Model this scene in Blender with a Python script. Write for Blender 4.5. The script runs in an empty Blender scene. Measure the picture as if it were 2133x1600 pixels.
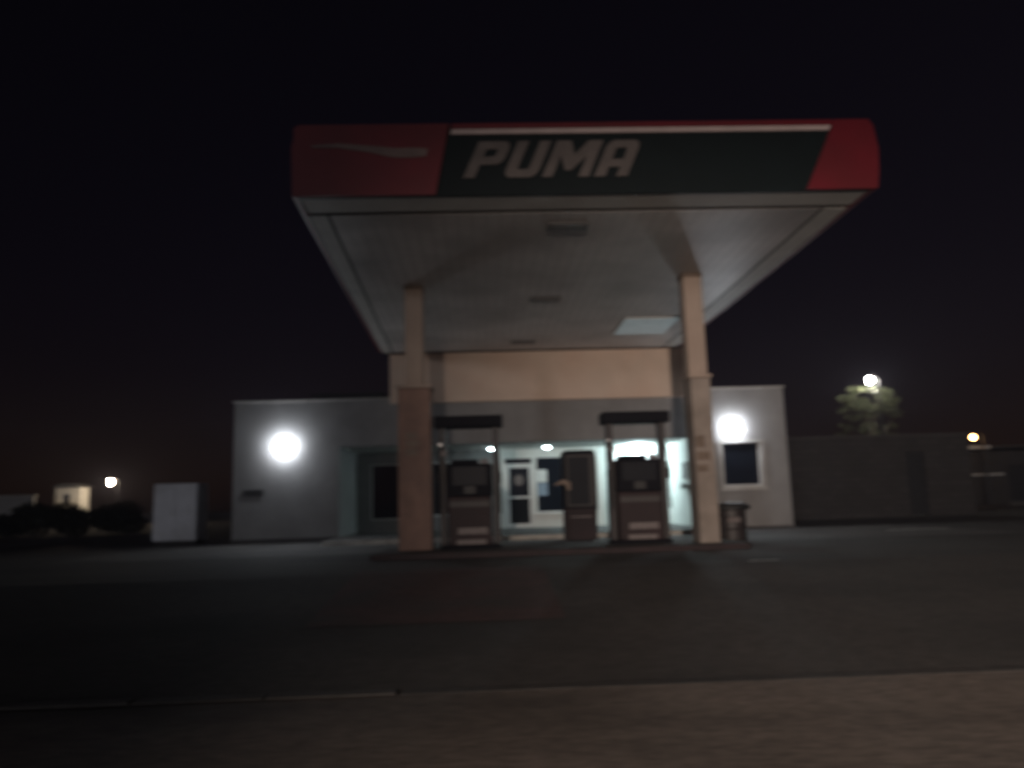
import bpy, bmesh, math, random
from mathutils import Vector, Matrix
R = math.radians
random.seed(7)
scene = bpy.context.scene
col = scene.collection
ORG = {}

# ------------------------------------------------------------------ materials
def mat(name, base, rough=0.7, var=0.15, scale=3.0, metal=0.0, bump=0.0, bump_scale=40.0, emit=None, strength=0.0,
        stain=None, stain_scale=0.6, stain_amt=0.0, spec=0.5, stretch=(1, 1, 1)):
    m = bpy.data.materials.new(name); m.use_nodes = True
    nt = m.node_tree; N = nt.nodes; L = nt.links
    b = N['Principled BSDF']
    b.inputs['Roughness'].default_value = rough
    b.inputs['Metallic'].default_value = metal
    b.inputs['Specular IOR Level'].default_value = spec
    tc = N.new('ShaderNodeTexCoord')
    mp = N.new('ShaderNodeMapping'); mp.inputs['Scale'].default_value = stretch
    L.new(tc.outputs['Object'], mp.inputs['Vector'])
    no = N.new('ShaderNodeTexNoise'); no.inputs['Scale'].default_value = scale; no.inputs['Detail'].default_value = 6
    no.inputs['Roughness'].default_value = 0.6
    L.new(mp.outputs['Vector'], no.inputs['Vector'])
    cr = N.new('ShaderNodeValToRGB')
    cr.color_ramp.elements[0].position = 0.3; cr.color_ramp.elements[1].position = 0.7
    c0 = [max(0, c * (1 - var)) for c in base]; c1 = [min(1, c * (1 + var)) for c in base]
    cr.color_ramp.elements[0].color = (*c0, 1); cr.color_ramp.elements[1].color = (*c1, 1)
    L.new(no.outputs['Fac'], cr.inputs['Fac'])
    out = cr.outputs['Color']
    if stain:
        n2 = N.new('ShaderNodeTexNoise'); n2.inputs['Scale'].default_value = stain_scale; n2.inputs['Detail'].default_value = 4
        L.new(mp.outputs['Vector'], n2.inputs['Vector'])
        r2 = N.new('ShaderNodeValToRGB'); r2.color_ramp.elements[0].position = 0.45; r2.color_ramp.elements[1].position = 0.68
        r2.color_ramp.elements[1].color = (stain_amt, stain_amt, stain_amt, 1)
        L.new(n2.outputs['Fac'], r2.inputs['Fac'])
        mx = N.new('ShaderNodeMixRGB'); L.new(r2.outputs['Color'], mx.inputs['Fac'])
        L.new(out, mx.inputs['Color1']); mx.inputs['Color2'].default_value = (*stain, 1)
        out = mx.outputs['Color']
    L.new(out, b.inputs['Base Color'])
    if bump:
        n3 = N.new('ShaderNodeTexNoise'); n3.inputs['Scale'].default_value = bump_scale; n3.inputs['Detail'].default_value = 8
        L.new(mp.outputs['Vector'], n3.inputs['Vector'])
        bp = N.new('ShaderNodeBump'); bp.inputs['Strength'].default_value = bump; bp.inputs['Distance'].default_value = 0.02
        L.new(n3.outputs['Fac'], bp.inputs['Height']); L.new(bp.outputs['Normal'], b.inputs['Normal'])
    if emit:
        b.inputs['Emission Color'].default_value = (*emit, 1); b.inputs['Emission Strength'].default_value = strength
    return m

def plank_mat(name, base, width, rough=0.5):
    """sheet-metal planks running away from the road, with dark seams"""
    m = mat(name, base, rough, 0.10, 1.2, stain=[c * 0.55 for c in base], stain_scale=0.45, stain_amt=0.85)
    nt = m.node_tree; N = nt.nodes; L = nt.links; b = N['Principled BSDF']
    src = b.inputs['Base Color'].links[0].from_socket
    tc = N.new('ShaderNodeTexCoord'); sp = N.new('ShaderNodeSeparateXYZ'); L.new(tc.outputs['Object'], sp.inputs[0])
    d = N.new('ShaderNodeMath'); d.operation = 'DIVIDE'; d.inputs[1].default_value = width; L.new(sp.outputs['X'], d.inputs[0])
    f = N.new('ShaderNodeMath'); f.operation = 'FRACT'; L.new(d.outputs[0], f.inputs[0])
    g = N.new('ShaderNodeMath'); g.operation = 'LESS_THAN'; g.inputs[1].default_value = 0.07; L.new(f.outputs[0], g.inputs[0])
    mx = N.new('ShaderNodeMixRGB'); mx.inputs['Color2'].default_value = (*[c * 0.62 for c in base], 1)
    L.new(g.outputs[0], mx.inputs['Fac']); L.new(src, mx.inputs['Color1']); L.new(mx.outputs['Color'], b.inputs['Base Color'])
    bp = N.new('ShaderNodeBump'); bp.inputs['Distance'].default_value = 0.004; bp.invert = True
    L.new(g.outputs[0], bp.inputs['Height']); L.new(bp.outputs['Normal'], b.inputs['Normal'])
    return m

def block_mat(name, base):
    m = mat(name, base, 0.9, 0.2, 4, bump=0.3)
    nt = m.node_tree; N = nt.nodes; L = nt.links; b = N['Principled BSDF']
    tc = N.new('ShaderNodeTexCoord'); mp = N.new('ShaderNodeMapping'); mp.inputs['Rotation'].default_value = (R(90), 0, 0)
    L.new(tc.outputs['Object'], mp.inputs['Vector'])
    br = N.new('ShaderNodeTexBrick'); br.inputs['Scale'].default_value = 1.0
    br.inputs['Brick Width'].default_value = 0.4; br.inputs['Row Height'].default_value = 0.2; br.inputs['Mortar Size'].default_value = 0.012
    br.inputs['Color1'].default_value = (*base, 1); br.inputs['Color2'].default_value = (*[c * 0.75 for c in base], 1)
    br.inputs['Mortar'].default_value = (*[c * 0.5 for c in base], 1)
    L.new(mp.outputs['Vector'], br.inputs['Vector']); L.new(br.outputs['Color'], b.inputs['Base Color'])
    return m

M = {}
M['asphalt'] = mat('asphalt', (0.165, 0.135, 0.115), 0.85, 0.35, 18, bump=0.5, bump_scale=90, stain=(0.035, 0.028, 0.024), stain_scale=0.7, stain_amt=0.9, stretch=(0.4, 1, 1))
M['forecourt'] = mat('forecourt_asphalt', (0.052, 0.046, 0.043), 0.85, 0.35, 14, bump=0.5, bump_scale=80, stain=(0.018, 0.017, 0.017), stain_scale=0.5, stain_amt=0.9, stretch=(0.5, 1, 1))
M['concrete'] = mat('concrete', (0.095, 0.088, 0.082), 0.85, 0.2, 5, bump=0.25, stain=(0.04, 0.037, 0.035), stain_scale=0.7, stain_amt=0.8)
M['kerb'] = mat('kerb_stone', (0.07, 0.064, 0.06), 0.85, 0.25, 6, bump=0.3, stain=(0.06, 0.055, 0.05), stain_scale=1.2, stain_amt=0.8)
M['redpave'] = mat('worn_red_paint', (0.07, 0.034, 0.031), 0.85, 0.3, 7, bump=0.3, stain=(0.04, 0.033, 0.031), stain_scale=1.1, stain_amt=0.9)
M['whitepaint'] = mat('worn_white_paint', (0.55, 0.54, 0.5), 0.75, 0.2, 12, stain=(0.2, 0.19, 0.17), stain_scale=3, stain_amt=0.7)
M['earth'] = mat('earth', (0.05, 0.043, 0.036), 0.95, 0.3, 0.8, bump=0.3)
M['plaster'] = mat('unlit_white_plaster', (0.25, 0.247, 0.245), 0.85, 0.10, 2.2, bump=0.15, bump_scale=30, stain=(0.18, 0.172, 0.168), stain_scale=0.8, stain_amt=0.6)
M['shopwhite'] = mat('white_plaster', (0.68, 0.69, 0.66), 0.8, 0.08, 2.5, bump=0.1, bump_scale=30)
M['cream'] = mat('cream_cladding', (0.66, 0.52, 0.42), 0.7, 0.08, 1.5, stain=(0.60, 0.41, 0.31), stain_scale=0.8, stain_amt=0.5)
M['column'] = mat('column_paint', (0.35, 0.275, 0.225), 0.7, 0.12, 3, stain=(0.27, 0.20, 0.16), stain_scale=1.5, stain_amt=0.5)
M['brownclad'] = mat('brown_cladding', (0.22, 0.135, 0.105), 0.75, 0.2, 2.5, stain=(0.11, 0.07, 0.06), stain_scale=1.3, stain_amt=0.7)
M['greyclad'] = mat('grey_brown_cladding', (0.25, 0.21, 0.18), 0.75, 0.2, 2.5, stain=(0.16, 0.13, 0.105), stain_scale=1.6, stain_amt=0.7)
M['skirt'] = mat('dark_skirting', (0.06, 0.055, 0.055), 0.8, 0.2, 4)
M['coping'] = mat('coping_concrete', (0.35, 0.34, 0.32), 0.85, 0.15, 4)
M['roofdark'] = mat('roofing_felt', (0.03, 0.03, 0.03), 0.9, 0.2, 4)
M['soffit'] = plank_mat('soffit_planks', (0.60, 0.56, 0.53), 0.2)
M['border'] = mat('soffit_border_metal', (0.52, 0.50, 0.46), 0.6, 0.1, 2)
M['groove'] = mat('groove_shadow_gap', (0.02, 0.018, 0.018), 0.9)
M['fasciadark'] = mat('dark_green_fascia', (0.004, 0.009, 0.010), 0.6, 0.15, 2, spec=0.2)
M['red'] = mat('fascia_red', (0.135, 0.005, 0.012), 0.5, 0.12, 2, stain=(0.09, 0.008, 0.010), stain_scale=0.9, stain_amt=0.6)
M['letter'] = mat('dimmed_white_letters', (0.11, 0.093, 0.086), 0.6, 0.18, 5)  # white darkened in the colour for the weaker light on the fascia
M['trim'] = mat('white_trim', (0.50, 0.40, 0.38), 0.6, 0.12, 4)
M['swoosh'] = mat('faded_white_emblem', (0.16, 0.11, 0.10), 0.6, 0.2, 5)
M['steel'] = mat('galvanised_steel', (0.42, 0.42, 0.42), 0.4, 0.12, 6, metal=0.8)
M['chrome'] = mat('bright_metal', (0.75, 0.75, 0.75), 0.15, 0.03, 6, metal=1.0)
M['pumpred'] = mat('dispenser_red', (0.015, 0.005, 0.006), 0.7, 0.15, 4, stain=(0.03, 0.012, 0.013), stain_scale=2, stain_amt=0.6)
M['pumpdark'] = mat('dispenser_dark', (0.008, 0.008, 0.011), 0.7, 0.15, 4, spec=0.1)
M['pumppost'] = mat('dispenser_post', (0.036, 0.030, 0.029), 0.6, 0.12, 5)
M['label'] = mat('pale_label', (0.15, 0.125, 0.12), 0.6, 0.2, 12)
M['rubber'] = mat('black_rubber', (0.015, 0.015, 0.015), 0.6)
M['screen'] = mat('dark_screen', (0.008, 0.009, 0.013), 0.5, 0.1, 3, spec=0.15)
M['glass'] = mat('dark_window_glass', (0.008, 0.010, 0.015), 0.08, 0.1, 2, spec=0.35)
M['frame'] = mat('white_aluminium', (0.62, 0.63, 0.62), 0.4, 0.06, 5)
M['doorpaint'] = mat('dark_door_panel', (0.008, 0.008, 0.009), 0.7, spec=0.1)
M['paper'] = mat('white_paper', (0.72, 0.74, 0.72), 0.8, 0.05, 6)
M['bluepaper'] = mat('blue_grey_poster', (0.25, 0.33, 0.42), 0.7, 0.15, 8)
M['brownplate'] = mat('brown_notice', (0.13, 0.092, 0.066), 0.6, 0.3, 10)
M['cabwhite'] = mat('white_cabinet_paint', (0.78, 0.80, 0.86), 0.55, 0.06, 3, stain=(0.38, 0.38, 0.38), stain_scale=1.2, stain_amt=0.5)
M['drum'] = mat('dark_drum_paint', (0.03, 0.024, 0.023), 0.5, 0.25, 5)
M['block'] = block_mat('grey_block', (0.045, 0.041, 0.040))
M['gate'] = mat('dark_gate_metal', (0.02, 0.02, 0.022), 0.6)
M['wood'] = mat('bark', (0.07, 0.055, 0.04), 0.9, 0.3, 8, bump=0.4)
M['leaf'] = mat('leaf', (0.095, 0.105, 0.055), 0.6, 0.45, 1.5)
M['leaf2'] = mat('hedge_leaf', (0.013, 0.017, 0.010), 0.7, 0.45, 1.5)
M['house'] = mat('house_plaster', (0.62, 0.60, 0.55), 0.85, 0.12, 1.0, stain=(0.3, 0.28, 0.25), stain_scale=0.9, stain_amt=0.6)
M['roofing'] = mat('sheet_roof', (0.08, 0.08, 0.08), 0.6, 0.2, 3)
M['flood_on'] = mat('lit_flood_globe', (0.9, 0.9, 0.9), 0.3, emit=(0.88, 0.93, 1.0), strength=92)
M['entry_on'] = mat('lit_entrance_globe', (0.9, 0.9, 0.9), 0.3, emit=(0.72, 0.96, 1.0), strength=420)
M['down_on'] = mat('lit_downlight', (0.9, 0.9, 0.9), 0.3, emit=(0.75, 0.97, 1.0), strength=52)
M['strip_on'] = mat('dim_strip_light', (0.8, 0.8, 0.8), 0.3, emit=(0.82, 0.93, 1.0), strength=0.42)
M['patch_glow'] = mat('soffit_glow_patch', (0.6, 0.6, 0.6), 0.4, emit=(0.62, 0.92, 1.0), strength=0.09)  # emissive patch standing in for light reflected onto the soffit
M['panel_off'] = mat('unlit_light_panel', (0.10, 0.10, 0.10), 0.4)
M['lamp_white'] = mat('lit_white_lamp', (0.9, 0.9, 0.9), 0.3, emit=(1.0, 0.97, 0.88), strength=330)
M['lamp_amber'] = mat('lit_amber_lamp', (0.9, 0.9, 0.9), 0.3, emit=(1.0, 0.52, 0.17), strength=30)
M['lamp_yard'] = mat('lit_yard_lamp', (0.9, 0.9, 0.9), 0.3, emit=(1.0, 0.80, 0.58), strength=480)

# ------------------------------------------------------------------ helpers
class MB:
    def __init__(s): s.bm = bmesh.new()
    def box(s, x0, x1, y0, y1, z0, z1, bev=0.0):
        t = bmesh.new()
        bmesh.ops.create_cube(t, size=1.0)
        for v in t.verts:
            v.co = Vector(((x0 + x1) / 2 + v.co.x * (x1 - x0), (y0 + y1) / 2 + v.co.y * (y1 - y0), (z0 + z1) / 2 + v.co.z * (z1 - z0)))
        if bev: bmesh.ops.bevel(t, geom=t.edges[:], offset=bev, segments=2, affect='EDGES', profile=0.5)
        s._merge(t); return s
    def _merge(s, t):
        me = bpy.data.meshes.new('tmp'); t.to_mesh(me); t.free(); s.bm.from_mesh(me); bpy.data.meshes.remove(me)
    def prism(s, pts, y0, y1):
        """polygon in XZ pulled from y0 to y1"""
        n = len(pts)
        a = [s.bm.verts.new((x, y0, z)) for x, z in pts]; b = [s.bm.verts.new((x, y1, z)) for x, z in pts]
        s.bm.faces.new(a); s.bm.faces.new(b[::-1])
        for i in range(n): s.bm.faces.new((a[i], b[i], b[(i + 1) % n], a[(i + 1) % n]))
        return s
    def slab(s, pts, z0, z1):
        """polygon in XY pulled from z0 to z1"""
        n = len(pts)
        a = [s.bm.verts.new((x, y, z0)) for x, y in pts]; b = [s.bm.verts.new((x, y, z1)) for x, y in pts]
        s.bm.faces.new(a); s.bm.faces.new(b[::-1])
        for i in range(n): s.bm.faces.new((a[i], b[i], b[(i + 1) % n], a[(i + 1) % n]))
        return s
    def tube(s, pts, r, n=10):
        rs = r if isinstance(r, (list, tuple)) else [r] * len(pts)
        pts = [Vector(p) for p in pts]; rings = []
        for i, p in enumerate(pts):
            d = (pts[min(i + 1, len(pts) - 1)] - pts[max(i - 1, 0)]).normalized()
            up = Vector((0, 0, 1)) if abs(d.z) < 0.9 else Vector((1, 0, 0))
            u = d.cross(up).normalized(); w = d.cross(u)
            rings.append([s.bm.verts.new(p + (u * math.cos(2 * math.pi * k / n) + w * math.sin(2 * math.pi * k / n)) * rs[i]) for k in range(n)])
        for a, b in zip(rings, rings[1:]):
            for k in range(n): s.bm.faces.new((a[k], a[(k + 1) % n], b[(k + 1) % n], b[k]))
        s.bm.faces.new(rings[0][::-1]); s.bm.faces.new(rings[-1])
        return s
    def lathe(s, cx, cy, prof, n=28):
        rings = []
        for r, z in prof:
            rings.append([s.bm.verts.new((cx + r * math.cos(2 * math.pi * k / n), cy + r * math.sin(2 * math.pi * k / n), z)) for k in range(n)])
        for a, b in zip(rings, rings[1:]):
            for k in range(n): s.bm.faces.new((a[k], a[(k + 1) % n], b[(k + 1) % n], b[k]))
        s.bm.faces.new(rings[0][::-1]); s.bm.faces.new(rings[-1])
        return s
    def ball(s, c, r, sc=(1, 1, 1), seg=14, rings=8):
        t = bmesh.new(); bmesh.ops.create_uvsphere(t, u_segments=seg, v_segments=rings, radius=r)
        for v in t.verts: v.co = Vector((c[0] + v.co.x * sc[0], c[1] + v.co.y * sc[1], c[2] + v.co.z * sc[2]))
        for f in t.faces: f.smooth = True
        s._merge(t); return s
    def wall(s, xs, zs, holes, y0, y1):
        """wall slab in XZ with rectangular openings; holes = (x0,x1,z0,z1)"""
        X = sorted(set(list(xs) + [h[0] for h in holes] + [h[1] for h in holes]))
        Z = sorted(set(list(zs) + [h[2] for h in holes] + [h[3] for h in holes]))
        X = [x for x in X if xs[0] <= x <= xs[1]]; Z = [z for z in Z if zs[0] <= z <= zs[1]]
        full = {}
        for i in range(len(X) - 1):
            for j in range(len(Z) - 1):
                cx, cz = (X[i] + X[i + 1]) / 2, (Z[j] + Z[j + 1]) / 2
                full[i, j] = not any(h[0] < cx < h[1] and h[2] < cz < h[3] for h in holes)
        vf, vb = {}, {}
        def V(d, i, j, y):
            if (i, j) not in d: d[i, j] = s.bm.verts.new((X[i], y, Z[j]))
            return d[i, j]
        for (i, j), f in full.items():
            if not f: continue
            F = [V(vf, i, j, y0), V(vf, i + 1, j, y0), V(vf, i + 1, j + 1, y0), V(vf, i, j + 1, y0)]
            B = [V(vb, i, j, y1), V(vb, i + 1, j, y1), V(vb, i + 1, j + 1, y1), V(vb, i, j + 1, y1)]
            s.bm.faces.new(F); s.bm.faces.new(B[::-1])
            for (di, dj), (a, b) in {(0, -1): (0, 1), (1, 0): (1, 2), (0, 1): (2, 3), (-1, 0): (3, 0)}.items():
                if not full.get((i + di, j + dj), False): s.bm.faces.new((F[b], F[a], B[a], B[b]))
        return s
    def rect_frame(s, x0, x1, z0, z1, t, y0, y1):
        return s.wall((x0, x1), (z0, z1), [(x0 + t, x1 - t, z0 + t, z1 - t)], y0, y1)
    def sheet(s, xs, ys, zf):
        vs = [[s.bm.verts.new((x, y, zf(x, y))) for x in xs] for y in ys]
        for j in range(len(ys) - 1):
            for i in range(len(xs) - 1):
                s.bm.faces.new((vs[j][i], vs[j][i + 1], vs[j + 1][i + 1], vs[j + 1][i]))
        return s
    def build(s, name, m, parent=None, recalc=True):
        if recalc: bmesh.ops.recalc_face_normals(s.bm, faces=s.bm.faces[:])
        me = bpy.data.meshes.new(name)
        if parent is not None:
            o0 = ORG[parent.name]; bmesh.ops.translate(s.bm, verts=s.bm.verts[:], vec=-o0)
        s.bm.to_mesh(me); s.bm.free(); me.materials.append(m)
        o = bpy.data.objects.new(name, me); col.objects.link(o)
        if parent is not None: o.parent = parent; ORG[o.name] = ORG[parent.name]
        else: ORG[o.name] = Vector((0, 0, 0))
        return o

def tag(o, label=None, cat=None, group=None, kind=None):
    if label: o['label'] = label
    if cat: o['category'] = cat
    if group: o['group'] = group
    if kind: o['kind'] = kind
    return o
def thing(name, label, cat, loc, group=None):
    o = bpy.data.objects.new(name, None); col.objects.link(o); o.location = loc; o.empty_display_size = 0.2
    ORG[o.name] = Vector(loc); return tag(o, label, cat, group)
def copy_tree(o, parent=None):
    c = o.copy(); col.objects.link(c); c.parent = parent
    for ch in list(o.children): copy_tree(ch, c)
    return c
def struct(name, mb, m): return tag(mb.build(name, m), kind='structure')

# ------------------------------------------------------------------ ground, road
def gz(x, y):
    if y <= 5.75: return -0.4
    if y >= 10.5: return 0.0
    t = (y - 5.75) / 4.75
    return -0.4 + 0.4 * t
def frange(a, b, n): return [a + (b - a) * i / n for i in range(n + 1)]
struct('ground', MB().sheet([-420, -120, -40, -14, 0, 14, 40, 120, 420], [-200, -60, -26, 0, 5.75, 7, 8.5, 10.5, 20, 40, 90, 200, 420], lambda x, y: gz(x, y) - 0.02), M['earth'])
struct('road', MB().sheet(frange(-90, 90, 12), frange(-8.5, 5.62, 4), lambda x, y: -0.4), M['asphalt'])
struct('forecourt', MB().sheet(frange(-13, 13, 8), [5.78, 6.5, 7.5, 8.5, 9.5, 10.5, 14, 18, 24], lambda x, y: gz(x, y)), M['forecourt'])
struct('concrete_apron', MB().sheet(frange(-8.2, 10.5, 6), [14.9, 16.5, 18.2, 20.2], lambda x, y: 0.006), M['concrete'])
k = MB()
for i in range(16):
    x0 = -15.2 + i * 0.91
    k.box(x0, x0 + 0.90, 5.63, 5.77, -0.41, -0.383 + random.uniform(-0.004, 0.004), 0.012)
struct('kerb', k, M['kerb'])
struct('dropped_kerb', MB().box(-0.62, 12, 5.63, 5.77, -0.41, -0.397, 0.001), M['forecourt'])
struct('red_paving', MB().sheet(frange(-1.75, 0.75, 4), [7.7, 8.4, 9.2, 10.5, 11.1], lambda x, y: gz(x, y) + 0.005), M['redpave'])
struct('lane_marking', MB().sheet([3.55, 3.75, 3.95], [10.55, 10.66], lambda x, y: gz(x, y) + 0.005), M['whitepaint'])
struct('pavement', MB().sheet([-24, -18, -13.3], [21, 24, 27], lambda x, y: 0.004), M['concrete'])
struct('walkway_edge', MB().box(-3.74, 5.42, 18.085, 18.097, 0.008, 0.115), M['whitepaint'])
struct('walkway', MB().box(-3.74, 5.42, 18.1, 22.88, 0.0, 0.12, 0.01), M['concrete'])

# ------------------------------------------------------------------ petrol station building
YF, YR = 20.2, 22.9
st = thing('petrol_station', 'pale flat roofed petrol station shop with two projecting wings and a recessed entrance', 'building', (0.8, YF, 0))
MB().box(-6.45, -3.75, YF, 28, 0, 3.62).build('wing', M['plaster'], st)
rw = MB().wall((5.43, 8.0), (0, 3.68), [(6.26, 7.26, 1.12, 2.27)], YF, YF + 0.25).box(5.43, 8.0, YF + 0.28, 28, 0, 3.68).build('wing', M['plaster'], st)
MB().box(-6.5, -3.75, YF - 0.04, 20.5, 3.625, 3.68, 0.01).box(-3.745, 5.425, YF - 0.04, 20.5, 3.63, 3.68, 0.01).box(5.43, 8.05, YF - 0.04, 20.5, 3.685, 3.74, 0.01).build('coping', M['coping'], st)
MB().box(-3.745, 5.425, YF, YF + 0.25, 2.42, 3.62).build('fascia_band', M['plaster'], st)
MB().box(-3.745, 5.425, YF + 0.253, 27.9, 2.45, 3.5).build('roof', M['roofdark'], st)
MB().box(-3.745, 5.425, YF + 0.26, YR - 0.005, 2.425, 2.447).build('entrance_soffit', M['shopwhite'], st)
MB().box(-4.6, -2.68, YF + 0.6, YF + 1.6, 3.51, 3.92, 0.02).build('roof_upstand', M['roofdark'], st)
MB().box(-6.47, -3.77, YF - 0.012, YF - 0.002, 0.006, 0.13).build('skirting', M['skirt'], st)
MB().box(5.45, 7.98, YF - 0.012, YF - 0.002, 0.006, 0.07).build('skirting', M['skirt'], st)
MB().box(5.405, 5.427, YF + 0.05, YR - 0.02, 0.125, 2.42).build('entrance_side_lining', M['shopwhite'], st)
vt = MB().rect_frame(-6.17, -5.68, 1.22, 1.37, 0.018, YF - 0.02, YF - 0.003)
for i in range(5): vt.box(-6.15, -5.70, YF - 0.014, YF - 0.004, 1.243 + i * 0.022, 1.253 + i * 0.022)
vt.build('wall_vent', M['doorpaint'], st)
# shop wall at the back of the recess
holes = [(-3.32, -2.45, 0.47, 2.07), (-2.1, -0.2, 0.52, 2.1), (0.56, 1.42, 0.12, 2.16), (1.50, 3.33, 0.54, 2.17)]
MB().wall((-3.745, 0.30), (0.12, 2.42), holes[:2], YR, YR + 0.18).build('shop_wall', M['plaster'], st)  # grey part of the white wall stands in for its unlit end
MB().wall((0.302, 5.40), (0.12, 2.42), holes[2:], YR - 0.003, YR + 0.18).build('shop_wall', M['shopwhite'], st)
MB().box(-3.74, 5.39, YR + 1.6, YR + 1.7, 0.12, 2.44).build('stock_room_wall', M['doorpaint'], st)
def window(x0, x1, z0, z1, y, t=0.05, mull=(), depth=0.07):
    f = MB().rect_frame(x0, x1, z0, z1, t, y, y + depth)
    for mx in mull: f.box(mx - 0.025, mx + 0.025, y + 0.006, y + depth - 0.006, z0 + t, z1 - t)
    fo = f.build('window', M['frame'], st)
    MB().box(x0 + t - 0.005, x1 - t + 0.005, y + depth * 0.45, y + depth * 0.45 + 0.008, z0 + t - 0.005, z1 - t + 0.005).build('pane', M['glass'], fo)
    return fo
w = window(6.26, 7.26, 1.12, 2.27, YF + 0.05, 0.03)
MB().rect_frame(6.18, 7.36, 1.04, 2.32, 0.078, YF - 0.035, YF - 0.002).build('surround', M['coping'], w)
MB().box(6.14, 7.40, YF - 0.09, YF - 0.036, 1.0, 1.045, 0.006).build('sill', M['coping'], w)
window(-3.32, -2.45, 0.47, 2.07, YR + 0.05, 0.03)
window(-2.1, -0.2, 0.52, 2.1, YR + 0.05, 0.05, (-1.15,))
sw = window(1.50, 3.33, 0.54, 2.17, YR + 0.02, 0.03, (2.42,))
MB().box(1.46, 3.35, YR - 0.07, YR - 0.003, 0.50, 0.545, 0.006).build('sill', M['frame'], sw)
# transom and door
tr = MB().rect_frame(0.56, 1.42, 1.96, 2.16, 0.03, YR + 0.02, YR + 0.09).build('transom_window', M['frame'], st)
MB().box(0.59, 1.39, YR + 0.05, YR + 0.058, 1.985, 2.135).build('pane', M['glass'], tr)
d = MB().wall((0.565, 1.415), (0.125, 1.955), [(0.72, 1.30, 1.03, 1.86), (0.72, 1.30, 0.24, 0.97)], YR + 0.02, YR + 0.07).build('shop_door', M['frame'], st)
MB().box(0.71, 1.31, YR + 0.04, YR + 0.048, 1.025, 1.865).build('pane', M['glass'], d)
MB().box(0.71, 1.31, YR + 0.036, YR + 0.05, 0.235, 0.975).build('kick_panel', M['doorpaint'], d)
MB().tube([(0.68, YR - 0.03, 0.85), (0.68, YR - 0.03, 1.2)], 0.015).box(0.67, 0.69, YR - 0.03, YR + 0.02, 0.87, 0.89).box(0.67, 0.69, YR - 0.03, YR + 0.02, 1.16, 1.18).build('handle', M['steel'], d)
e = []
for i in range(20):
    a = 2 * math.pi * i / 20; r = 0.14 + (0.02 if i % 2 else -0.015)
    e.append((1.0 + r * math.cos(a), 1.50 + r * 1.15 * math.sin(a)))
MB().prism(e, YR + 0.034, YR + 0.039).build('emblem_sticker', M['label'], d)
# notices on the glass (hang on the window)
tag(MB().box(1.54, 1.83, YR + 0.040, YR + 0.046, 1.42, 1.79).build('notice', M['paper']), 'white paper notice stuck in the shop window beside the door', 'notice')
tag(MB().box(1.55, 1.84, YR + 0.040, YR + 0.046, 1.03, 1.40).build('poster', M['bluepaper']), 'blue grey poster stuck below the white notice in the shop window', 'poster')
# upper panel joining canopy and shop
MB().box(-2.42, 5.5, YF - 0.15, YF - 0.002, 3.50, 4.80).build('upper_panel', M['cream'], st)
# fittings on the bright side lining of the entrance
mb = MB().box(5.36, 5.402, 20.6, 21.0, 1.35, 1.80, 0.01)
tag(mb.build('notice_board', M['label']), 'small grey notice board on the bright side lining of the entrance', 'notice board')
al = thing('wall_basin', 'small pale wall basin under the notice board in the entrance', 'basin', (5.4, 20.75, 1.15))
MB().box(5.24, 5.402, 20.55, 20.95, 1.15, 1.24, 0.03).build('bowl', M['frame'], al)
MB().box(5.27, 5.402, 20.60, 20.90, 1.10, 1.147, 0.01).build('bracket', M['steel'], al)

# ------------------------------------------------------------------ canopy
ca = thing('forecourt_canopy', 'large flat canopy over the pumps with red and dark fascia and two columns', 'canopy', (1.3, 14, 0))
SZ = 4.84
CX0, CX1, CY0, CY1 = -2.30, 5.17, 9.62, 20.04
CXB = -2.60   # the canopy is a little wider at the shop end
MB().slab([(CX0 + 0.26, CY0 + 0.60), (CX1 - 0.36, CY0 + 0.60), (CX1 - 0.36, CY1), (CXB + 0.28, CY1)], SZ, SZ + 0.005).build('soffit', M['soffit'], ca)
b = MB()
b.slab([(CX0 - 0.016, CY0 + 0.58), (CX0 + 0.224, CY0 + 0.58), (CXB + 0.24, CY1), (CXB, CY1)], SZ - 0.010, SZ - 0.004)
b.box(CX1 - 0.32, CX1, CY0 + 0.58, CY1, SZ - 0.010, SZ - 0.004)
b.box(CX0, CX1, CY0, CY0 + 0.49, SZ, SZ + 0.05)
b.build('soffit_border', M['border'], ca)
MB().slab([(CX0 + 0.2, CY0 + 0.45), (CX1 - 0.3, CY0 + 0.45), (CX1 - 0.3, CY1), (CXB + 0.2, CY1)], SZ + 0.06, SZ + 0.10).build('shadow_gap', M['groove'], ca)
MB().slab([(CX0, CY0 + 0.03), (CX1, CY0 + 0.03), (CX1, CY1 + 0.9), (CXB, CY1 + 0.9)], SZ + 0.11, 5.70).build('roof_deck', M['roofdark'], ca)
MB().box(CX0 - 0.02, CX1 + 0.02, CY0 - 0.06, CY0 - 0.002, 4.832, 5.80, 0.004).build('fascia', M['fasciadark'], ca)
MB().slab([(CX0 - 0.08, CY0 - 0.06), (CX0 - 0.021, CY0 - 0.06), (CXB - 0.021, CY1), (CXB - 0.08, CY1)], 4.832, 5.80).build('side_fascia', M['red'], ca)
MB().box(CX1 + 0.021, CX1 + 0.10, CY0 - 0.06, CY1, 4.832, 5.80, 0.03).build('side_fascia', M['red'], ca)
MB().prism([(4.32, 4.836), (CX1 + 0.10, 4.836), (CX1 + 0.14, 5.1), (CX1 + 0.16, 5.4), (CX1 + 0.12, 5.72), (CX1 + 0.06, 5.81), (4.78, 5.81)], CY0 - 0.10, CY0 - 0.062).build('fascia_end_panel', M['red'], ca)
MB().prism([(CX0 - 0.08, 4.836), (-0.55, 4.836), (-0.36, 5.81), (CX0 - 0.02, 5.81), (CX0 - 0.10, 5.5)], CY0 - 0.10, CY0 - 0.062).build('fascia_end_panel', M['red'], ca)
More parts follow.
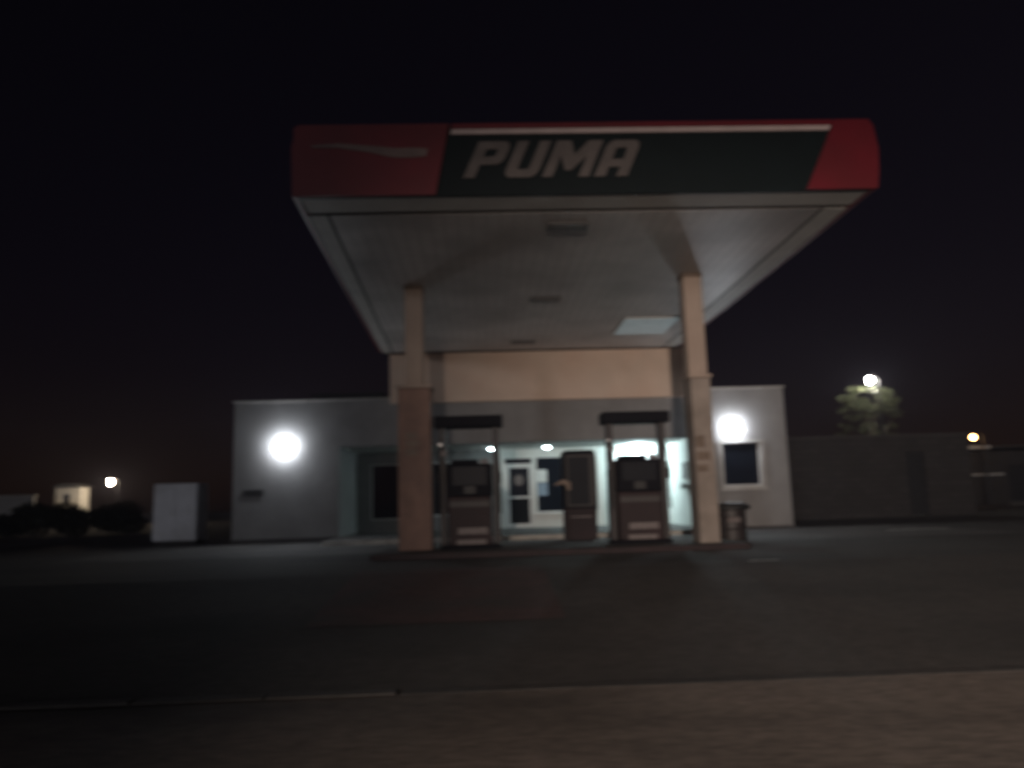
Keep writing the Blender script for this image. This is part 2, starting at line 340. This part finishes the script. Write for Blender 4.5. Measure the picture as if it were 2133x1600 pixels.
MB().box(-0.33, 4.76, CY0 - 0.10, CY0 - 0.062, 5.735, 5.81, 0.004).build('fascia_cap', M['red'], ca)
MB().prism([(-0.34, 5.665), (4.69, 5.665), (4.725, 5.733), (-0.325, 5.733)], CY0 - 0.09, CY0 - 0.062).build('fascia_trim', M['trim'], ca)
# leaping emblem streak on the left end panel
top = [(-2.15, 5.52), (-1.8, 5.545), (-1.4, 5.51), (-1.05, 5.47), (-0.8, 5.475), (-0.64, 5.46)]
bot = [(-0.66, 5.36), (-0.85, 5.34), (-1.1, 5.345), (-1.4, 5.42), (-1.8, 5.485), (-2.12, 5.49)]
MB().prism(top + bot, CY0 - 0.114, CY0 - 0.1005).build('fascia_emblem', M['swoosh'], ca)
# lettering
LET = [
 (0.98, [[(0,0),(0,1),(.8,1),(.93,.93),(.97,.82),(.97,.54),(.92,.42),(.8,.36),(.32,.36),(.32,0)], [(.32,.58),(.32,.79),(.62,.79),(.66,.75),(.66,.62),(.62,.58)]]),
 (0.98, [[(0,1),(0,.18),(.05,.07),(.17,0),(.8,0),(.92,.07),(.97,.18),(.97,1),(.65,1),(.65,.26),(.61,.22),(.36,.22),(.32,.26),(.32,1)]]),
 (1.36, [[(0,0),(0,1),(.42,1),(.68,.62),(.94,1),(1.36,1),(1.36,0),(1.06,0),(1.06,.58),(.77,.18),(.59,.18),(.30,.58),(.30,0)]]),
 (0.98, [[(0,0),(0,.82),(.05,.93),(.17,1),(.8,1),(.92,.93),(.97,.82),(.97,0),(.65,0),(.65,.26),(.32,.26),(.32,0)], [(.32,.47),(.32,.75),(.36,.79),(.61,.79),(.65,.75),(.65,.47)]])]
TX0, TX1, TZ0, TZ1 = -0.19, 2.18, 5.06, 5.56
cu = bpy.data.curves.new('lettering', 'CURVE'); cu.dimensions = '2D'; cu.fill_mode = 'BOTH'; cu.extrude = 0.012
adv = sum(l[0] for l in LET) + 0.16 * 3; sh = 0.22
u = (TX1 - TX0 - sh) / adv; px = 0.0
for wd_, polys in LET:
    for P in polys:
        sp = cu.splines.new('POLY'); sp.points.add(len(P) - 1); sp.use_cyclic_u = True
        for q, (a_, b_) in zip(sp.points, P): q.co = (TX0 + (px + a_) * u + b_ * sh, TZ0 + b_ * (TZ1 - TZ0), 0, 1)
    px += wd_ + 0.16
to = bpy.data.objects.new('lettering_curve', cu); col.objects.link(to)
bpy.context.view_layer.update()
me = bpy.data.meshes.new_from_object(to.evaluated_get(bpy.context.evaluated_depsgraph_get()))
bpy.data.objects.remove(to); bpy.data.curves.remove(cu)
o0 = ORG[ca.name]
for v in me.vertices:
    x_, z_, d_ = v.co
    v.co = Vector((x_, CY0 - 0.076 - d_, z_)) - o0
me.materials.clear(); me.materials.append(M['letter'])
lo = bpy.data.objects.new('lettering', me); col.objects.link(lo); lo.parent = ca
lo['label'] = 'slanted white block letters on the dark fascia'
# columns
for (cx, cy, wl) in ((-1.22, 13.9, 0.29), (3.79, 13.45, 0.175)):
    c = MB().box(cx - 0.165, cx + 0.165, cy - 0.165, cy + 0.165, 0.10, SZ - 0.001, 0.012).build('column', M['column'], ca)
    MB().box(cx - wl, cx + wl, cy - 0.26, cy + 0.26, 0.101, 2.93, 0.02).build('cladding', M['brownclad'] if cx < 0 else M['greyclad'], c)
    MB().box(cx - wl - 0.03, cx + wl + 0.03, cy - 0.29, cy + 0.29, 2.932, 2.99, 0.01).build('cladding_cap', M['column'], c)
    MB().box(cx - 0.18, cx + 0.18, cy - 0.18, cy + 0.18, SZ - 0.07, SZ - 0.003).build('collar', M['brownplate'], c)
    pl = MB()
    if cx < 0: rows = ((1.74, 1.86), (1.90, 2.0), (2.04, 2.14))
    else: rows = ((1.30, 1.42), (1.50, 1.64), (1.72, 1.92))
    for (z0, z1) in rows: pl.box(cx - 0.15, cx + 0.03 + random.uniform(-0.03, 0.06), cy - 0.268, cy - 0.262, z0, z1)
    pl.build('notice_rows', M['brownplate'], c)

# unlit ceiling lights down the middle line, plus an added patch glowing like reflected light
def ceiling_light_or_glow(x, y, wx, wy, label, diff):
    t = thing('ceiling_light_or_glow', label, 'ceiling light', (x, y, SZ), 'square lights let into the canopy ceiling and an added glow patch')
    MB().box(x - wx, x + wx, y - wy, y + wy, SZ - 0.03, SZ - 0.002, 0.008).build('frame', M['border'] if diff is M['patch_glow'] else M['panel_off'], t)  # also the rim of the added glow patch
    MB().box(x - wx + 0.04, x + wx - 0.04, y - wy + 0.04, y + wy - 0.04, SZ - 0.040, SZ - 0.031).build('diffuser_or_glow', diff, t)
ceiling_light_or_glow(1.29, 10.75, 0.30, 0.16, 'unlit ceiling light nearest the fascia lettering', M['panel_off'])
ceiling_light_or_glow(1.27, 14.84, 0.30, 0.16, 'unlit ceiling light in the middle of the canopy between the columns', M['panel_off'])
ceiling_light_or_glow(1.04, 19.0, 0.30, 0.16, 'unlit ceiling light closest to the cream upper panel', M['panel_off'])
ceiling_light_or_glow(3.80, 17.4, 0.64, 0.85, 'added glowing blue white patch of reflected light beside the right column', M['patch_glow'])

# ------------------------------------------------------------------ lamps on the station
def globe_lamp(name, label, cat, x, z, w, h, m, group):
    t = thing(name, label, cat, (x, YF - 0.002, z), group)
    MB().box(x - 0.05, x + 0.05, YF - 0.07, YF - 0.002, z - 0.09, z + 0.02, 0.008).build('bracket', M['steel'], t)
    MB().box(x - w + 0.03, x + w - 0.03, YF - 0.12, YF - 0.071, z - h + 0.03, z + h - 0.03, 0.012).build('housing', M['steel'], t)
    MB().prism([(x - w, z - h), (x - 0.05, z - h + 0.03), (x + 0.05, z - h + 0.03), (x + w, z - h), (x + w, z + h * 0.6), (x + w * 0.6, z + h), (x - w * 0.6, z + h), (x - w, z + h * 0.6)], YF - 0.22, YF - 0.121).build('lens', m, t)
    return t
globe_lamp('floodlight', 'glaring white floodlight on the wide left wing wall above the vent', 'floodlight', -5.16, 2.45, 0.20, 0.12, M['flood_on'], 'floodlights on the station wings')
globe_lamp('floodlight', 'glaring white floodlight right above the square window of the wing', 'floodlight', 6.56, 2.64, 0.19, 0.12, M['flood_on'], 'floodlights on the station wings')
t = thing('entrance_light', 'brightest white light in the entrance ceiling behind the right fuel pump', 'ceiling light', (4.5, 22.55, 2.42), 'lights in the entrance ceiling')
MB().lathe(4.5, 22.55, [(0.16, 2.40), (0.16, 2.423)], 20).build('base', M['frame'], t)
MB().ball((4.5, 22.55, 2.33), 0.12, (1.2, 1.2, 0.6)).build('globe', M['entry_on'], t)
for (x, lab) in ((0.22, 'small downlight in the entrance ceiling just right of the left fuel pump'), (1.8, 'small downlight in the entrance ceiling above the shop window')):
    t = thing('entrance_light', lab, 'ceiling light', (x, 22.15, 2.42), 'lights in the entrance ceiling')
    MB().lathe(x, 22.15, [(0.12, 2.405), (0.12, 2.423)], 20).build('base', M['frame'], t)
    MB().ball((x, 22.15, 2.39), 0.075, (1.2, 1.2, 0.5)).build('globe', M['down_on'], t)
t = thing('strip_light', 'dim white strip light on the fascia above the right fuel pump', 'strip light', (3.95, YF, 2.8))
MB().box(3.52, 4.55, YF - 0.05, YF - 0.002, 2.90, 2.98, 0.006).build('housing', M['frame'], t)
MB().tube([(3.54, YF - 0.078, 2.90), (4.53, YF - 0.078, 2.90)], 0.025).build('tube', M['strip_on'], t)

# ------------------------------------------------------------------ pump island and dispensers
isl = thing('pump_island', 'long low concrete island carrying the fuel pumps and canopy columns', 'kerb island', (1.2, 14, 0))
MB().box(-1.85, 4.35, 13.05, 14.75, -0.01, 0.10, 0.03).build('slab', M['forecourt'], isl)
MB().box(-1.90, 4.40, 13.0, 13.046, -0.01, 0.085, 0.01).build('edge_strip', M['pumpred'], isl)
def make_dispenser(x, y, label):
    t = thing('fuel_dispenser', label, 'fuel pump', (x, y, 0.10), 'fuel pumps under the canopy')
    z = 0.10; W = 0.525; D = 0.24
    MB().box(x - W, x + W, y - D - 0.03, y + D + 0.03, z, z + 0.06, 0.01).build('plinth', M['pumpdark'], t)
    bd = MB().box(x - W + 0.14, x + W - 0.14, y - D, y + D, z + 0.061, z + 0.90, 0.02).build('cabinet', M['pumpred'], t)
    MB().box(x - 0.22, x + 0.30, y - D - 0.008, y - D + 0.001, z + 0.25, z + 0.36).build('label_strip', M['label'], bd)
    MB().box(x - 0.24, x + 0.27, y - D - 0.008, y - D + 0.001, z + 0.075, z + 0.155).build('label_strip', M['label'], bd)
    MB().box(x - 0.36, x + 0.36, y - D - 0.006, y - D + 0.001, z + 0.72, z + 0.82).build('cabinet_band', M['pumppost'], bd)
    hd = MB().box(x - W + 0.12, x + W - 0.12, y - D - 0.02, y + D + 0.02, z + 0.902, z + 1.47, 0.025).box(x - 0.32, x + 0.16, y - D, y + D, z + 1.471, z + 1.55, 0.02).build('display_head', M['pumpdark'], t)
    MB().box(x - 0.30, x + 0.30, y - D - 0.028, y - D - 0.021, z + 1.10, z + 1.42).build('display_screen', M['screen'], hd)
    MB().box(x - 0.10, x + 0.10, y - D - 0.03, y - D - 0.021, z + 0.95, z + 1.08).build('keypad', M['rubber'], hd)
    for s in (-1, 1):
        MB().box(x + s * (W - 0.05) - 0.055, x + s * (W - 0.05) + 0.055, y - 0.14, y + 0.14, z + 0.062, z + 2.13, 0.015).build('post', M['pumppost'], t)
    MB().box(x - W - 0.085, x + W + 0.085, y - 0.25, y + 0.25, z + 2.131, z + 2.335, 0.02).build('header', M['pumpdark'], t)
    for s in (-1, 1):
        hx = x + s * (W + 0.03)
        pts = [(hx - s * 0.05, y - 0.18, z + 1.80), (hx - s * 0.03, y - 0.25, z + 1.6)]
        for i in range(11):
            a = math.pi * i / 10
            pts.append((hx - s * 0.02 - s * 0.03 * math.sin(a), y - 0.27 - 0.09 * math.sin(a), z + 1.45 - 0.85 * math.sin(a * 0.5) ** 1.5 if i <= 10 else 0))
        pts += [(hx - s * 0.02, y - 0.24, z + 0.8), (hx - s * 0.02, y - 0.22, z + 1.15)]
        h = MB().tube(pts, 0.016, 8).build('hose', M['rubber'], t)
        nz = MB().tube([(hx - s * 0.02, y - 0.22, z + 1.12), (hx - s * 0.02, y - 0.25, z + 1.30), (hx - s * 0.02, y - 0.19, z + 1.40), (hx - s * 0.02, y - 0.10, z + 1.43)], [0.03, 0.035, 0.022, 0.014], 10)
        nz.build('nozzle', M['chrome'], t)
    MB().box(x - W - 0.02, x - W + 0.13, y - 0.20, y - 0.142, z + 1.62, z + 1.72, 0.01).build('hose_hook', M['label'], t)
    MB().box(x - W - 0.02, x - W + 0.05, y - 0.20, y - 0.142, z + 1.80, z + 1.85, 0.01).build('hose_clip', M['steel'], t)
    MB().box(x + 0.20, x + 0.34, y - 0.24, y - 0.10, z + 1.475, z + 1.56, 0.01).build('beacon', M['label'], t)
    return t
make_dispenser(-0.27, 14.0, 'tall fuel pump beside the left canopy column with unlit header')
make_dispenser(2.745, 14.0, 'tall fuel pump in front of the brightest entrance light, nearer the right column')

# slim cabinet with rounded top before the shop window
x, y = 2.10, 17.45
t = thing('slim_fuel_pump', 'slim dark cabinet with rounded top between the two tall fuel pumps', 'fuel pump', (x, y, 0))
def rounded(x0, x1, z0, z1, r):
    p = [(x0, z0), (x1, z0)]
    for i in range(7): a = math.pi / 2 * i / 6; p.append((x1 - r + r * math.cos(a), z1 - r + r * math.sin(a)))
    for i in range(7): a = math.pi / 2 + math.pi / 2 * i / 6; p.append((x0 + r + r * math.cos(a), z1 - r + r * math.sin(a)))
    return p
MB().prism(rounded(x - 0.37, x + 0.37, 0.7, 1.98, 0.09), y - 0.2, y + 0.2).build('hood', M['pumpdark'], t)
MB().box(x - 0.36, x + 0.36, y - 0.2, y + 0.2, 0.01, 0.699, 0.01).build('cabinet', M['pumpred'], t)
MB().wall((x - 0.30, x + 0.33), (0.74, 1.88), [(x - 0.25, x + 0.22, 0.78, 1.83)], y - 0.225, y - 0.201).build('bezel', M['pumppost'], t)
MB().box(x - 0.255, x + 0.225, y - 0.215, y - 0.202, 0.775, 1.835).build('display_screen', M['screen'], t)
MB().box(x - 0.22, x + 0.26, y - 0.212, y - 0.201, 0.50, 0.53).build('label_strip', M['label'], t)
n = MB().tube([(x - 0.55, y - 0.16, 1.22), (x - 0.46, y - 0.18, 1.26), (x - 0.36, y - 0.2, 1.29), (x - 0.26, y - 0.21, 1.24), (x - 0.24, y - 0.22, 1.10)], [0.018, 0.035, 0.06, 0.07, 0.03], 10)
n.build('nozzle', M['column'], t)

# drum bin
x, y = 4.86, 15.4
t = thing('drum_bin', 'dark round drum bin with a wide lid beside the right canopy column', 'bin', (x, y, 0.006))
MB().lathe(x, y, [(0.27, 0.008), (0.28, 0.03), (0.285, 0.22), (0.30, 0.235), (0.285, 0.25), (0.285, 0.44), (0.30, 0.455), (0.285, 0.47), (0.285, 0.60)]).build('drum', M['drum'], t)
MB().lathe(x, y, [(0.36, 0.601), (0.38, 0.62), (0.38, 0.66), (0.36, 0.70), (0.28, 0.735), (0.10, 0.75)]).build('lid', M['rubber'], t)
MB().tube([(x + 0.02 + 0.365 * math.sin(a), y - 0.365 * math.cos(a) * -1, 0.70) for a in [R(-35 + 10 * i) for i in range(8)]], 0.012, 8).build('lid_rim', M['chrome'], t)
MB().box(x - 0.16, x + 0.08, y - 0.305, y - 0.265, 0.36, 0.46, 0.005).build('label_patch', M['label'], t)

# ------------------------------------------------------------------ left of the station
t = thing('storage_cabinet', 'white steel storage cabinet standing left of the station wing', 'cabinet', (-8.6, 22.4, 0))
MB().box(-9.2, -7.98, 22.0, 22.8, 0.08, 1.66, 0.04).build('cabinet_body', M['cabwhite'], t)
MB().box(-9.16, -8.6, 21.985, 21.998, 0.16, 1.58, 0.004).build('door', M['cabwhite'], t)
MB().box(-8.585, -8.02, 21.985, 21.998, 0.16, 1.58, 0.004).build('door', M['cabwhite'], t)
MB().box(-8.66, -8.64, 21.95, 21.984, 0.75, 0.95, 0.004).build('handle', M['steel'], t)
MB().box(-9.12, -8.06, 22.06, 22.74, -0.015, 0.079).build('plinth', M['skirt'], t)

def leaf_cloud(mb, c, rad, n, size, shape=1.0):
    for _ in range(n):
        while True:
            p = Vector([random.uniform(-1, 1) for _ in range(3)])
            if p.length <= 1: break
        p = Vector((c[0] + p.x * rad[0], c[1] + p.y * rad[1], c[2] + p.z * rad[2]))
        a = Vector([random.uniform(-1, 1) for _ in range(3)]).normalized(); b = a.orthogonal().normalized()
        q = a.cross(b); s = size * random.uniform(0.6, 1.4)
        vs = [mb.bm.verts.new(p + b * s), mb.bm.verts.new(p + q * s * 0.5), mb.bm.verts.new(p - b * s), mb.bm.verts.new(p - q * s * 0.5)]
        mb.bm.faces.new(vs)
# hedge: clipped shrubs along the boundary
hx = -26.0; i = 0
labs = ['dark shrub at the far left end of the hedge', 'dark shrub in the hedge below the pale house end', 'dark shrub in the hedge straight below the lit house wall', 'dark shrub in the hedge under the amber yard lamp', 'dark shrub at the hedge end nearest the white cabinet']
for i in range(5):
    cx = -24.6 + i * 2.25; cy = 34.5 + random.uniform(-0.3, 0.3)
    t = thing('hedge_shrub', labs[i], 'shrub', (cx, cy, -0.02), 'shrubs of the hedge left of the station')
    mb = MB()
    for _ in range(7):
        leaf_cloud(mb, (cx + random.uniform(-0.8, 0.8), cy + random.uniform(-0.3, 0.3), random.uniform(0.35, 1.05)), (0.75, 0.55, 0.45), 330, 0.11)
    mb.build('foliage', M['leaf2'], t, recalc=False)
    MB().tube([(cx, cy, -0.02), (cx + 0.05, cy, 0.5), (cx - 0.05, cy, 0.9)], [0.05, 0.04, 0.02], 8).build('stem', M['wood'], t)
# far house and its lamp
t = thing('far_house', 'small pale house beyond the hedge, its wall end lit by a lamp', 'house', (-29, 56.6, -0.02))
MB().wall((-30.2, -28.45), (-0.02, 2.75), [(-29.75, -29.2, 1.55, 2.35)], 56.0, 56.2).box(-30.2, -28.45, 56.205, 57.2, -0.02, 2.75).build('wall', M['house'], t)
MB().prism([(-30.4, 2.76), (-28.25, 2.76), (-28.8, 3.0), (-29.9, 3.0)], 55.8, 57.5).build('roof', M['roofing'], t)
for (a, b_) in ((-29.75, -29.2),):
    f = MB().rect_frame(a, b_, 1.55 if a > -31 else 1.2, 2.35 if a > -31 else 2.2, 0.05, 56.05, 56.1).build('window', M['frame'], t)
    MB().box(a + 0.045, b_ - 0.045, 56.07, 56.08, 1.59 if a > -31 else 1.24, 2.31 if a > -31 else 2.16).build('pane', M['glass'], f)
t = thing('garden_wall', 'long low pale wall at the far left edge behind the hedge', 'wall', (-38, 52, -0.02))
MB().box(-40.5, -29.4, 52.0, 52.2, -0.02, 2.15).build('wall_body', M['plaster'], t)
MB().box(-40.6, -29.3, 51.95, 52.25, 2.155, 2.22, 0.01).build('coping', M['coping'], t)

def pole_lamp(x, y, z, r, m, label, base=-0.02, arm=0.0, name='street_lamp', sc=(1, 1, 1.15)):
    t = thing(name, label, 'street lamp', (x + arm, y, base), 'lit lamps in the distance')
    pts = [(x + arm, y, base), (x + arm, y, z + 0.1)]
    MB().tube(pts, [0.07, 0.045], 10).build('pole', M['gate'], t)
    if arm: MB().tube([(x + arm, y, z + 0.06), (x + arm * 0.4, y, z + 0.30), (x, y, z + 0.28)], 0.03, 8).build('arm', M['gate'], t)
    MB().lathe(x, y, [(r * 1.2, z + r * 1.0), (r * 0.9, z + r * 1.4), (r * 0.2, z + r * 1.7)], 14).build('lamp_hood', M['steel'], t)
    MB().ball((x, y, z), r, sc).build('lamp_globe', m, t)
    return t
pole_lamp(-25.97, 55.0, 3.05, 0.15, M['lamp_yard'], 'amber yard lamp glowing beside the far house at left', arm=0.5, sc=(0.9, 0.9, 1.6))
# ------------------------------------------------------------------ right of the station
t = thing('boundary_wall', 'dark block boundary wall right of the station with a gate opening', 'wall', (12.4, 26, -0.02))
MB().wall((8.1, 16.6), (-0.02, 2.70), [(14.36, 15.0, -0.02, 2.15)], 26.0, 26.2).build('wall_body', M['block'], t)
MB().box(8.1, 16.65, 25.96, 26.24, 2.705, 2.77, 0.01).build('coping', M['skirt'], t)
t = thing('side_gate', 'narrow dark metal gate set in the block boundary wall', 'gate', (14.68, 26.1, -0.02))
g = MB().rect_frame(14.38, 14.98, 0.03, 2.12, 0.05, 26.08, 26.13)
for i in range(6): g.box(14.45 + i * 0.085, 14.48 + i * 0.085, 26.09, 26.12, 0.08, 2.07)
g.build('gate_frame', M['gate'], t)
MB().box(14.43, 14.93, 26.122, 26.128, 0.08, 2.07).build('gate_sheet', M['gate'], t)
# tree
tx, ty = 16.4, 32.3
t = thing('tree', 'leafy tree behind the boundary wall lit by the white street lamp', 'tree', (tx, ty, -0.02))
tr = MB().tube([(tx, ty, -0.02), (tx + 0.1, ty, 1.2), (tx - 0.05, ty, 2.4), (tx + 0.1, ty, 3.6)], [0.22, 0.17, 0.14, 0.07], 10)
for (dx, dy, dz) in ((-1.0, 0.2, 1.5), (0.9, -0.3, 1.7), (0.3, 0.6, 2.1), (-0.5, -0.6, 1.9), (0.6, 0.3, 2.6)):
    tr.tube([(tx, ty, 2.2), (tx + dx * 0.5, ty + dy * 0.5, 2.2 + dz * 0.55), (tx + dx, ty + dy, 2.2 + dz)], [0.09, 0.05, 0.02], 7)
tr.build('trunk', M['wood'], t)
cr = MB()
for _ in range(44):
    a_ = random.uniform(0, 2 * math.pi); q = random.uniform(0.25, 1.0) ** 0.6
    z_ = random.uniform(2.9, 5.25); w_ = 1.2 * math.sqrt(max(0.05, 1 - ((z_ - 3.9) / 1.55) ** 2))
    r_ = random.uniform(0.14, 0.34)
    leaf_cloud(cr, (tx + w_ * q * math.cos(a_), ty + w_ * q * math.sin(a_), z_), (r_ * 1.3, r_ * 1.2, r_ * 0.6), int(52 * (r_ / 0.25) ** 2), 0.07)
cr.build('crown', M['leaf'], t, recalc=False)
pole_lamp(16.27, 31.6, 5.47, 0.125, M['lamp_white'], 'white street lamp shining above the tree at right', arm=0.35)
pole_lamp(24.55, 38.0, 3.38, 0.12, M['lamp_amber'], 'amber lamp at the far right beside the shed eave', arm=0.5)
t = thing('far_shed', 'low dark shed with a pale eave at the far right', 'shed', (27, 42, -0.02))
MB().wall((24.9, 30.5), (-0.02, 2.75), [(27.5, 28.4, 0, 2.0)], 40.0, 40.2).box(24.9, 30.5, 40.25, 44, -0.02, 2.75).build('wall', M['block'], t)
MB().box(24.6, 31.0, 39.6, 44.4, 2.93, 3.0).build('roof', M['roofing'], t)
MB().box(24.7, 26.4, 39.52, 39.59, 2.88, 3.03, 0.01).build('eave', M['frame'], t)
MB().box(27.52, 28.38, 40.1, 40.14, -0.01, 1.99).build('door', M['gate'], t)
MB().box(24.75, 27.2, 39.86, 39.99, 1.50, 1.58, 0.01).build('ledge', M['frame'], t)
tag(MB().box(25.4, 31.5, 37.0, 37.25, -0.02, 0.16, 0.02).build('boundary_kerb', M['kerb']), 'pale low kerb on the ground before the far shed', 'kerb')
struct('lane_marking', MB().sheet([9.0, 9.7, 10.4], [17.2, 17.5], lambda x, y: 0.0105), M['whitepaint'])

# ------------------------------------------------------------------ street lamp on the near side of the road (its pool of light is in the photograph)
LX, LY, LZ = -1.3, -10.0, 2.6
t = thing('street_lamp', 'street lamp on the near pavement lighting the road and the canopy front', 'street lamp', (LX, LY - 0.9, -0.42))
MB().tube([(LX, LY - 0.9, -0.42), (LX, LY - 0.9, 2.6), (LX, LY - 0.6, 2.88), (LX, LY - 0.2, 2.88)], [0.08, 0.06, 0.04, 0.035], 12).build('pole', M['steel'], t)
MB().box(LX - 0.2, LX + 0.2, LY - 0.35, LY - 0.07, LZ - 0.15, LZ + 0.24, 0.03).box(LX - 0.45, LX + 0.45, LY - 0.06, LY + 0.5, LZ + 0.070, LZ + 0.09).build('lamp_housing_and_added_visor', M['steel'], t)  # wide visor plate added to cut the beam off the fascia
ld = bpy.data.lights.new('street_lamp_beam', 'SPOT'); ld.energy = 12800; ld.color = (1.0, 0.82, 0.70); ld.shadow_soft_size = 0.04
ld.spot_size = R(61); ld.spot_blend = 1.0
ob = bpy.data.objects.new('lamp_beam', ld); col.objects.link(ob); ob.parent = t
p = Vector((LX, LY, LZ)); ob.location = p - Vector((LX, LY - 0.9, -0.42))
aim = Vector((10.2, 14.0, 1.2)) - p
ob.rotation_euler = aim.to_track_quat('-Z', 'Y').to_euler()

# ------------------------------------------------------------------ sky, faint moonlight
wd = bpy.data.worlds.new('World'); scene.world = wd; wd.use_nodes = True
nt = wd.node_tree; bg = nt.nodes['Background']
sky = nt.nodes.new('ShaderNodeTexSky'); sky.sky_type = 'NISHITA'; sky.sun_disc = False
SUN_EL, SUN_ROT = R(4), R(205)
sky.sun_elevation = SUN_EL; sky.sun_rotation = SUN_ROT
tint = nt.nodes.new('ShaderNodeMixRGB'); tint.blend_type = 'MULTIPLY'; tint.inputs['Fac'].default_value = 1
tint.inputs['Color2'].default_value = (1.05, 0.55, 0.98, 1)
nt.links.new(sky.outputs['Color'], tint.inputs['Color1']); nt.links.new(tint.outputs['Color'], bg.inputs['Color']); bg.inputs['Strength'].default_value = 0.0017
sd = bpy.data.lights.new('sun', 'SUN'); sd.energy = 0.19; sd.angle = R(4); sd.color = (0.93, 0.95, 1.0)
so = bpy.data.objects.new('sun', sd); col.objects.link(so)
dirv = Vector((math.sin(SUN_ROT) * math.cos(SUN_EL), math.cos(SUN_ROT) * math.cos(SUN_EL), math.sin(SUN_EL)))
so.rotation_euler = dirv.to_track_quat('Z', 'Y').to_euler(); so.location = (0, -5, 12)

hz = MB().box(-62, 62, -14, 68, -1.6, 8.2).build('haze', M['groove'])
hm = bpy.data.materials.new('night_haze'); hm.use_nodes = True; hn = hm.node_tree
for n in list(hn.nodes):
    if n.type == 'BSDF_PRINCIPLED': hn.nodes.remove(n)
pv = hn.nodes.new('ShaderNodeVolumePrincipled'); pv.inputs['Color'].default_value = (0.76, 0.78, 1.0, 1); pv.inputs['Density'].default_value = 0.00166
pv.inputs['Anisotropy'].default_value = 0.45
hn.links.new(pv.outputs['Volume'], hn.nodes['Material Output'].inputs['Volume'])
hz.data.materials.clear(); hz.data.materials.append(hm); tag(hz, kind='stuff')

# ------------------------------------------------------------------ camera
cd = bpy.data.cameras.new('camera'); cam = bpy.data.objects.new('camera', cd); col.objects.link(cam); scene.camera = cam
F, PITCH, YAW, ROLL = 1611.0, R(8.6), R(2.2), R(1.7)
cd.sensor_width = 36; cd.lens = 36 * F / 2133; cd.clip_end = 2000; cd.clip_start = 0.05
def tow(v):
    v = Matrix.Rotation(ROLL, 3, 'Y') @ Vector(v); v = Matrix.Rotation(PITCH, 3, 'X') @ v; return Matrix.Rotation(-YAW, 3, 'Z') @ v
rx, fy, uz = tow((1, 0, 0)), tow((0, 1, 0)), tow((0, 0, 1))
m = Matrix((rx, uz, -fy)).transposed().to_4x4(); m.translation = Vector((0, 0, 0.9)); cam.matrix_world = m
cd.dof.use_dof = True; cd.dof.focus_distance = 1.0; cd.dof.aperture_fstop = 4.0; cd.dof.aperture_ratio = 0.62; cd.dof.aperture_blades = 6; cd.dof.aperture_rotation = R(12)

scene.view_settings.view_transform = 'Standard'; scene.view_settings.look = 'None'
scene.view_settings.exposure = 0; scene.view_settings.gamma = 1
scene.render.engine = 'CYCLES'
scene.cycles.use_denoising = True
scene.cycles.max_bounces = 6; scene.cycles.sample_clamp_indirect = 4
